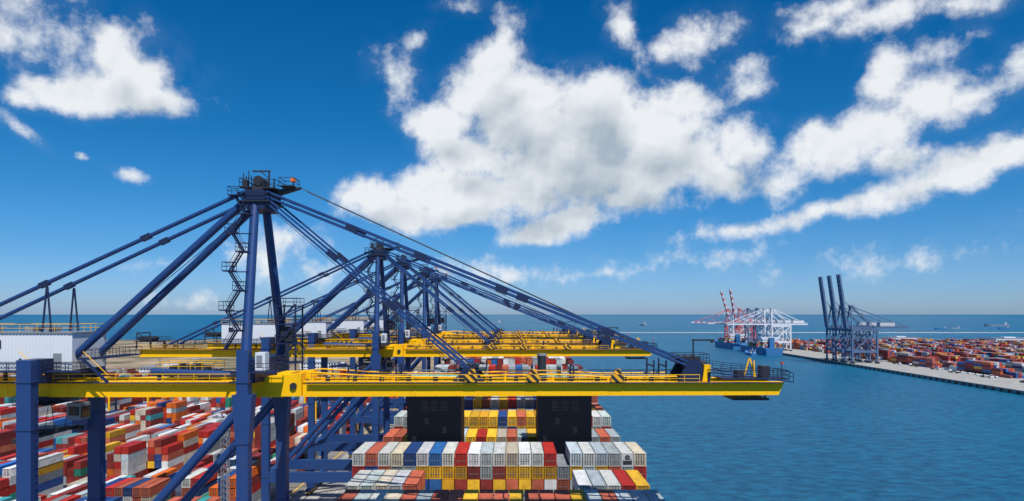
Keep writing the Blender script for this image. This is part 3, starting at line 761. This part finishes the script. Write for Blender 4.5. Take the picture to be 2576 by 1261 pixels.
def truck(cabm):
    E=empty('container_truck',(0,0,0));p=[]
    p.append(MB().box(-1.2,1.2,-6.3,6.3,1.15,1.45,DARK).obj('trailer',E))
    p.append(MB().hexa([(-1.2,6.6,.6),(1.2,6.6,.6),(1.2,8.8,.6),(-1.2,8.8,.6)],[(-1.2,6.6,3.1),(1.2,6.6,3.1),(1.2,8.3,3.1),(-1.2,8.3,3.1)],cabm).box(-1.0,1.0,5.4,6.58,.8,1.2,DARK).obj('cab',E))
    p.append(MB().hexa([(-1.05,8.72,1.9),(1.05,8.72,1.9),(1.05,8.75,1.9),(-1.05,8.75,1.9)],[(-1.05,8.42,2.9),(1.05,8.42,2.9),(1.05,8.46,2.9),(-1.05,8.46,2.9)],GLASS).box(-1.22,-1.2,7,8,1.9,2.8,GLASS).box(1.2,1.22,7,8,1.9,2.8,GLASS).obj('window',E))
    for y in(-5,-3.8,6.0,7.9):
        for x in(-1,1): p.append(MB().tube((x-.2,y,.55),(x+.2,y,.55),.55,RUB,14).obj('wheel',E))
    return E,p
T0,tp=truck(WHT);tag(T0,'white terminal tractor with empty flat trailer','truck','terminal trucks');T0.location=(-51.5,262,0)
for x,y,r in((-56.5,300,0),(-46.5,335,math.pi),(-61.5,275,0),(-56.5,380,0),(-51.5,420,0),(-77,320,math.pi)): copy_thing(T0,tp,(x,y,0),r)
for k in range(9):
    d=600+k*47+random.uniform(-10,10);copy_thing(T0,tp,(ed(d)+48+random.choice([0,5]),d,0),random.choice([0,math.pi]))
def car(cm):
    E=empty('parked_car',(0,0,0));p=[]
    prof=[(-2.2,.35),(2.2,.35),(2.25,.8),(1.3,.95),(.6,1.45),(-1.2,1.5),(-1.9,1.0),(-2.25,.95)]
    n=len(prof);vs=[(-.88,y,z) for y,z in prof]+[(.88,y,z) for y,z in prof]
    p.append(MB().add(vs,[tuple(range(n)),tuple(range(n,2*n))[::-1]]+[(i,n+i,n+(i+1)%n,(i+1)%n) for i in range(n)],cm).obj('body',E))
    p.append(MB().box(-.9,-.885,-1.1,.6,1.0,1.35,GLASS).box(.885,.9,-1.1,.6,1.0,1.35,GLASS).obj('window',E))
    for y in(-1.4,1.4):
        for x in(-.8,.8): p.append(MB().tube((x-.1,y,.33),(x+.1,y,.33),.33,RUB,12).obj('wheel',E))
    return E,p
C0,cp=car(WHT);tag(C0,'white car parked on the pier beside containers','car','cars parked on the pier')
C0.location=(ed(650)+55,650,0)
for k in range(10): copy_thing(C0,cp,(ed(655+k*6)+55,655+k*6,0),math.pi/2*(k%2))
hc=MB().box(-5.5,5.5,-6,6,0,.7,RUST)
for k in range(5): hc.box(-5.3,5.3,-5.6+k*2.4,-5.3+k*2.4,.7,.95,RUST)
for k,(x,y,z) in enumerate(((-44.5,285,.03),(-44.5,285,1.0),(-44.8,300,.03),(-44.6,315,.03))):
    if k==0: h0=hc.obj('hatch_cover');h=h0
    else: h=h0.copy();COL.objects.link(h)
    h.location=(x,y,z);tag(h,'brown steel ship hatch cover laid on the quay','hatch cover','hatch covers on the quay')
def building(x,y,w,d_,hh,mat,label,fl=2):
    E=empty('terminal_building',(x,y,0));tag(E,label,'building')
    MB().box(-w/2,w/2,-d_/2,d_/2,0,hh,mat).obj('wall',E)
    MB().box(-w/2-.5,w/2+.5,-d_/2-.5,d_/2+.5,hh,hh+.6,GREY).box(-w*.2,w*.1,-d_*.2,d_*.2,hh+.6,hh+2.6,mat).obj('roof',E)
    for k in range(fl):
        z=1+k*hh/fl
        m=MB()
        for q in range(int(w/3)): m.box(-w/2+1+q*3,-w/2+2.8+q*3,-d_/2-.06,-d_/2-.01,z+.4,z+1.8,GLASS)
        m.obj('window',E)
building(900,1250,70,30,16,FWHITE,'long white terminal office building on the pier',3)
building(1010,1320,110,40,14,FWHITE,'low white warehouse at the back of the pier')
building(760,1350,60,30,14,FWHITE,'pale warehouse behind the far container stacks')
building(-330,680,60,24,8,FWHITE,'white shed on sandy ground behind the yard')
building(-210,760,40,20,7,FWHITE,'small white shed on scrubby ground')
# ---------------------------------------------------------------- clouds (far-away cloud layer)
blobs=[(290,140,60,75,0,1),(335,205,100,80,-15,1.1),(400,250,80,45,20,1),(250,240,130,55,0,1),(130,240,110,38,5,.9),(45,252,60,25,0,.7),
(100,60,280,80,10,.30),(45,330,70,16,35,.40),(325,432,40,12,5,.36),(205,393,18,7,10,.32),
(1265,105,25,50,15,.6),(1250,180,75,75,0,1),(1190,225,110,60,-25,1),(1110,300,95,65,0,1.1),(1300,280,130,120,0,1.2),(1180,380,120,60,0,1),(1500,280,130,105,0,1.2),(1440,400,220,120,0,1.3),(1650,340,140,90,0,1.15),(1710,270,80,50,0,.8),(1610,430,180,70,0,1.1),(1865,365,75,75,0,.95),(1830,455,75,60,0,.8),(1110,480,150,60,0,1.05),(930,490,90,48,0,.95),(1150,540,140,42,0,.9),(1000,535,150,42,10,.85),(1410,560,140,42,-12,.85),(1340,592,70,25,0,.7),(1300,490,190,65,0,.9),(1560,500,170,40,0,.6),(1750,400,130,80,0,.8),(1400,330,180,80,0,1),
(1000,200,50,70,-30,.36),(1045,85,45,18,-25,.32),(1570,60,40,65,-25,.46),(1600,130,22,60,-10,.40),(1740,90,110,42,-12,.50),(1690,130,70,30,10,.40),(1860,170,70,30,-20,.38),(1880,225,50,28,0,.46),(1290,35,40,25,0,.26),(1170,12,50,14,0,.3),
(2040,65,110,35,-15,.52),(2230,45,170,45,-5,.64),(2400,20,130,30,0,.5),(2120,15,120,30,0,.45),
(2240,190,65,65,0,.72),(2330,235,105,65,0,.78),(2190,330,165,65,-20,.85),(2070,385,105,70,0,1),(2230,400,100,40,0,.6),(2440,250,110,45,-20,.46),(2450,90,40,18,0,.4),(2565,150,45,40,0,.42),(2360,130,60,40,0,.34),
(2540,370,130,45,-15,1),(2430,420,170,50,-15,.95),(2260,475,180,36,-14,.75),(2060,535,190,26,-12,.6),(1850,575,140,22,-5,.55),(1950,450,90,50,0,.5),
(670,640,75,70,0,.34),(480,755,110,20,0,.3),(1260,680,170,30,0,.32),(790,690,60,28,0,.32),(400,660,60,16,0,.28),(1500,690,100,14,-8,.26),(740,590,90,24,0,.26),(1700,650,160,20,-4,.14),(2300,640,200,22,-6,.10)]
def pxdir(cx,cy):
    u=(cx-1288)/F;v=(790-cy)/F;a=math.atan(u);e=math.atan(v/math.sqrt(1+u*u));return a,e
naz,nel=520,150
AZ=np.linspace(math.radians(-80),math.radians(80),naz);EL=np.linspace(math.radians(.3),math.radians(38),nel)
ga,ge=np.meshgrid(AZ,EL)
dirs=np.stack([np.sin(ga)*np.cos(ge),np.cos(ga)*np.cos(ge),np.sin(ge)],-1).reshape(-1,3)
wx=np.empty(len(dirs));wy=np.empty(len(dirs));w3=np.empty(len(dirs));w4=np.empty(len(dirs))
for i,dv in enumerate(dirs):
    v=Vector(dv)*9
    wx[i]=mnoise.fractal(v,1.0,2.0,3);wy[i]=mnoise.fractal(v+Vector((31,7,3)),1.0,2.0,3);w3[i]=mnoise.fractal(v*1.3+Vector((3,17,33)),1.0,2.0,4)
def Ffield(a,e):
    acc=np.zeros_like(a)
    for(cx,cy,rx,ry,ro,wt) in blobs:
        A,E_=pxdir(cx,cy);r=math.radians(-ro);sx=1.17*rx/F*math.cos(A)**2;sy=1.17*ry/F*math.cos(A)
        dx=a-A;dy=e-E_
        px=(dx*math.cos(r)+dy*math.sin(r))/sx;py=(-dx*math.sin(r)+dy*math.cos(r))/sy
        acc+=np.exp(np.clip(wt*(1-np.sqrt(px*px+py*py)),-3,2)/.05)
    return np.log(acc+1e-9)*.05
aa=ga.ravel()+wx*.012;ee=ge.ravel()+wy*.011
F1=np.clip(Ffield(aa,ee),-.6,1.6)
F2=np.clip(Ffield(aa-.015,ee+.045),-.6,1.6)
sh=np.clip((F2+.5*w3-.22)/.95,0,1)*.95
RD=56000
verts=(dirs*RD).tolist()
idx=np.arange(naz*nel).reshape(nel,naz)
faces=np.stack([idx[:-1,:-1],idx[:-1,1:],idx[1:,1:],idx[1:,:-1]],-1).reshape(-1,4).tolist()
me=bpy.data.meshes.new('clouds');me.from_pydata(verts,[],faces)
for nm,arr_ in(('cloud',F1),('shade',sh)):
    at=me.attributes.new(nm,'FLOAT','POINT');at.data.foreach_set('value',arr_.astype(np.float32))
cm=bpy.data.materials.new('clouds');cm.use_nodes=True;nt=cm.node_tree;N=nt.nodes;L=nt.links
for q in list(N):N.remove(q)
def mth(op,a,b=None,c=None,clamp=False):
    m=N.new('ShaderNodeMath');m.operation=op;m.use_clamp=clamp
    for i,v in enumerate((a,b,c)):
        if v is None: continue
        if isinstance(v,(int,float)): m.inputs[i].default_value=v
        else: L.new(v,m.inputs[i])
    return m.outputs[0]
def sstep(v,a,b,t=1.0):
    m=N.new('ShaderNodeMapRange');m.interpolation_type='SMOOTHSTEP';m.inputs['From Min'].default_value=a;m.inputs['From Max'].default_value=b;m.inputs['To Max'].default_value=t;L.new(v,m.inputs['Value']);return m.outputs[0]
geo=N.new('ShaderNodeNewGeometry')
ps=N.new('ShaderNodeVectorMath');ps.operation='SCALE';ps.inputs['Scale'].default_value=1/RD;L.new(geo.outputs['Position'],ps.inputs[0])
def nz(off,scale,det,rough,dist=.25):
    a=N.new('ShaderNodeVectorMath');a.operation='ADD';a.inputs[1].default_value=off;L.new(ps.outputs[0],a.inputs[0])
    n=N.new('ShaderNodeTexNoise');n.inputs['Scale'].default_value=scale;n.inputs['Detail'].default_value=det;n.inputs['Roughness'].default_value=rough;n.inputs['Distortion'].default_value=dist;L.new(a.outputs[0],n.inputs['Vector']);return n.outputs['Fac']
A1=N.new('ShaderNodeAttribute');A1.attribute_name='cloud';A2=N.new('ShaderNodeAttribute');A2.attribute_name='shade'
n1=nz((0,0,0),22,12,.62,.0);n2=nz((-.005,-.002,.008),22,5,.55,.0)
dens=mth('ADD',A1.outputs['Fac'],mth('MULTIPLY',mth('SUBTRACT',n1,.475),1.45))
al=mth('MULTIPLY',sstep(dens,-.02,.58),.97)
veil=mth('MULTIPLY',sstep(A1.outputs['Fac'],-.3,.5,.2),sstep(n2,.35,.75))
al=mth('MAXIMUM',al,veil)
rel=mth('MULTIPLY',mth('SUBTRACT',n2,n1),.9)
shd=mth('ADD',A2.outputs['Fac'],rel,clamp=True)
cc=N.new('ShaderNodeMix');cc.data_type='RGBA';cc.inputs['A'].default_value=(.86,.89,.92,1);cc.inputs['B'].default_value=(.40,.48,.56,1);L.new(shd,cc.inputs['Factor'])
em=N.new('ShaderNodeEmission');L.new(cc.outputs['Result'],em.inputs['Color'])
tr=N.new('ShaderNodeBsdfTransparent');mxs=N.new('ShaderNodeMixShader');L.new(al,mxs.inputs[0]);L.new(tr.outputs[0],mxs.inputs[1]);L.new(em.outputs[0],mxs.inputs[2])
ou=N.new('ShaderNodeOutputMaterial');L.new(mxs.outputs[0],ou.inputs['Surface'])
cm.cycles.emission_sampling='NONE'
me.materials.append(cm)
for p in me.polygons: p.use_smooth=True
cl=bpy.data.objects.new('sky_clouds',me);COL.objects.link(cl);tag(cl,kind='structure')
# ---------------------------------------------------------------- world
w=bpy.data.worlds.new("World");sc.world=w;w.use_nodes=True
nt=w.node_tree;N=nt.nodes;L=nt.links
for q in list(N):N.remove(q)
out=N.new('ShaderNodeOutputWorld');bg=N.new('ShaderNodeBackground');bg.inputs['Strength'].default_value=0.15
L.new(bg.outputs[0],out.inputs[0])
sd=Vector((0.16,-0.48,0.82)).normalized()
elv=math.asin(sd.z);rot=math.atan2(sd.x,sd.y)
sky=N.new('ShaderNodeTexSky');sky.sky_type='NISHITA';sky.sun_disc=False;sky.sun_elevation=elv;sky.sun_rotation=rot%(2*math.pi)
sky.air_density=1.0;sky.dust_density=0.6;sky.ozone_density=3.0
tc=N.new('ShaderNodeTexCoord')
sp=N.new('ShaderNodeSeparateXYZ');L.new(tc.outputs['Generated'],sp.inputs[0])
rp_=N.new('ShaderNodeValToRGB');e=rp_.color_ramp.elements
e[0].position=0;e[0].color=(.44,.62,1.0,1);e[1].position=1;e[1].color=(.25,.45,.7,1)
for p_,c_ in((.03,(.33,.54,.92,1)),(.08,(.20,.45,.76,1)),(.16,(.10,.41,.68,1)),(.26,(.04,.37,.63,1)),(.42,(.008,.35,.62,1)),(.6,(.12,.38,.66,1))):
    q=e.new(p_);q.color=c_
L.new(sp.outputs[2],rp_.inputs[0])
tint=N.new('ShaderNodeMix');tint.data_type='RGBA';tint.blend_type='MULTIPLY';tint.inputs['Factor'].default_value=1
L.new(sky.outputs[0],tint.inputs['A']);L.new(rp_.outputs[0],tint.inputs['B'])
L.new(tint.outputs['Result'],bg.inputs['Color'])
w.cycles.sampling_method='MANUAL';w.cycles.sample_map_resolution=512
# sun
sl=bpy.data.lights.new('sun','SUN');sl.energy=5.0;sl.angle=math.radians(.5);sl.color=(1,.95,.88)
so=bpy.data.objects.new('sun',sl);COL.objects.link(so);so.rotation_euler=sd.to_track_quat('Z','Y').to_euler()
# camera
cam=bpy.data.cameras.new('camera');co=bpy.data.objects.new('camera',cam);COL.objects.link(co)
co.location=(0,0,60);co.rotation_euler=(math.pi/2,0,0);cam.sensor_width=36;cam.lens=F/2576*36;cam.shift_y=159.5/2576
cam.clip_start=.5;cam.clip_end=120000;sc.camera=co
sc.view_settings.view_transform='Standard';sc.view_settings.look='None';sc.view_settings.exposure=0
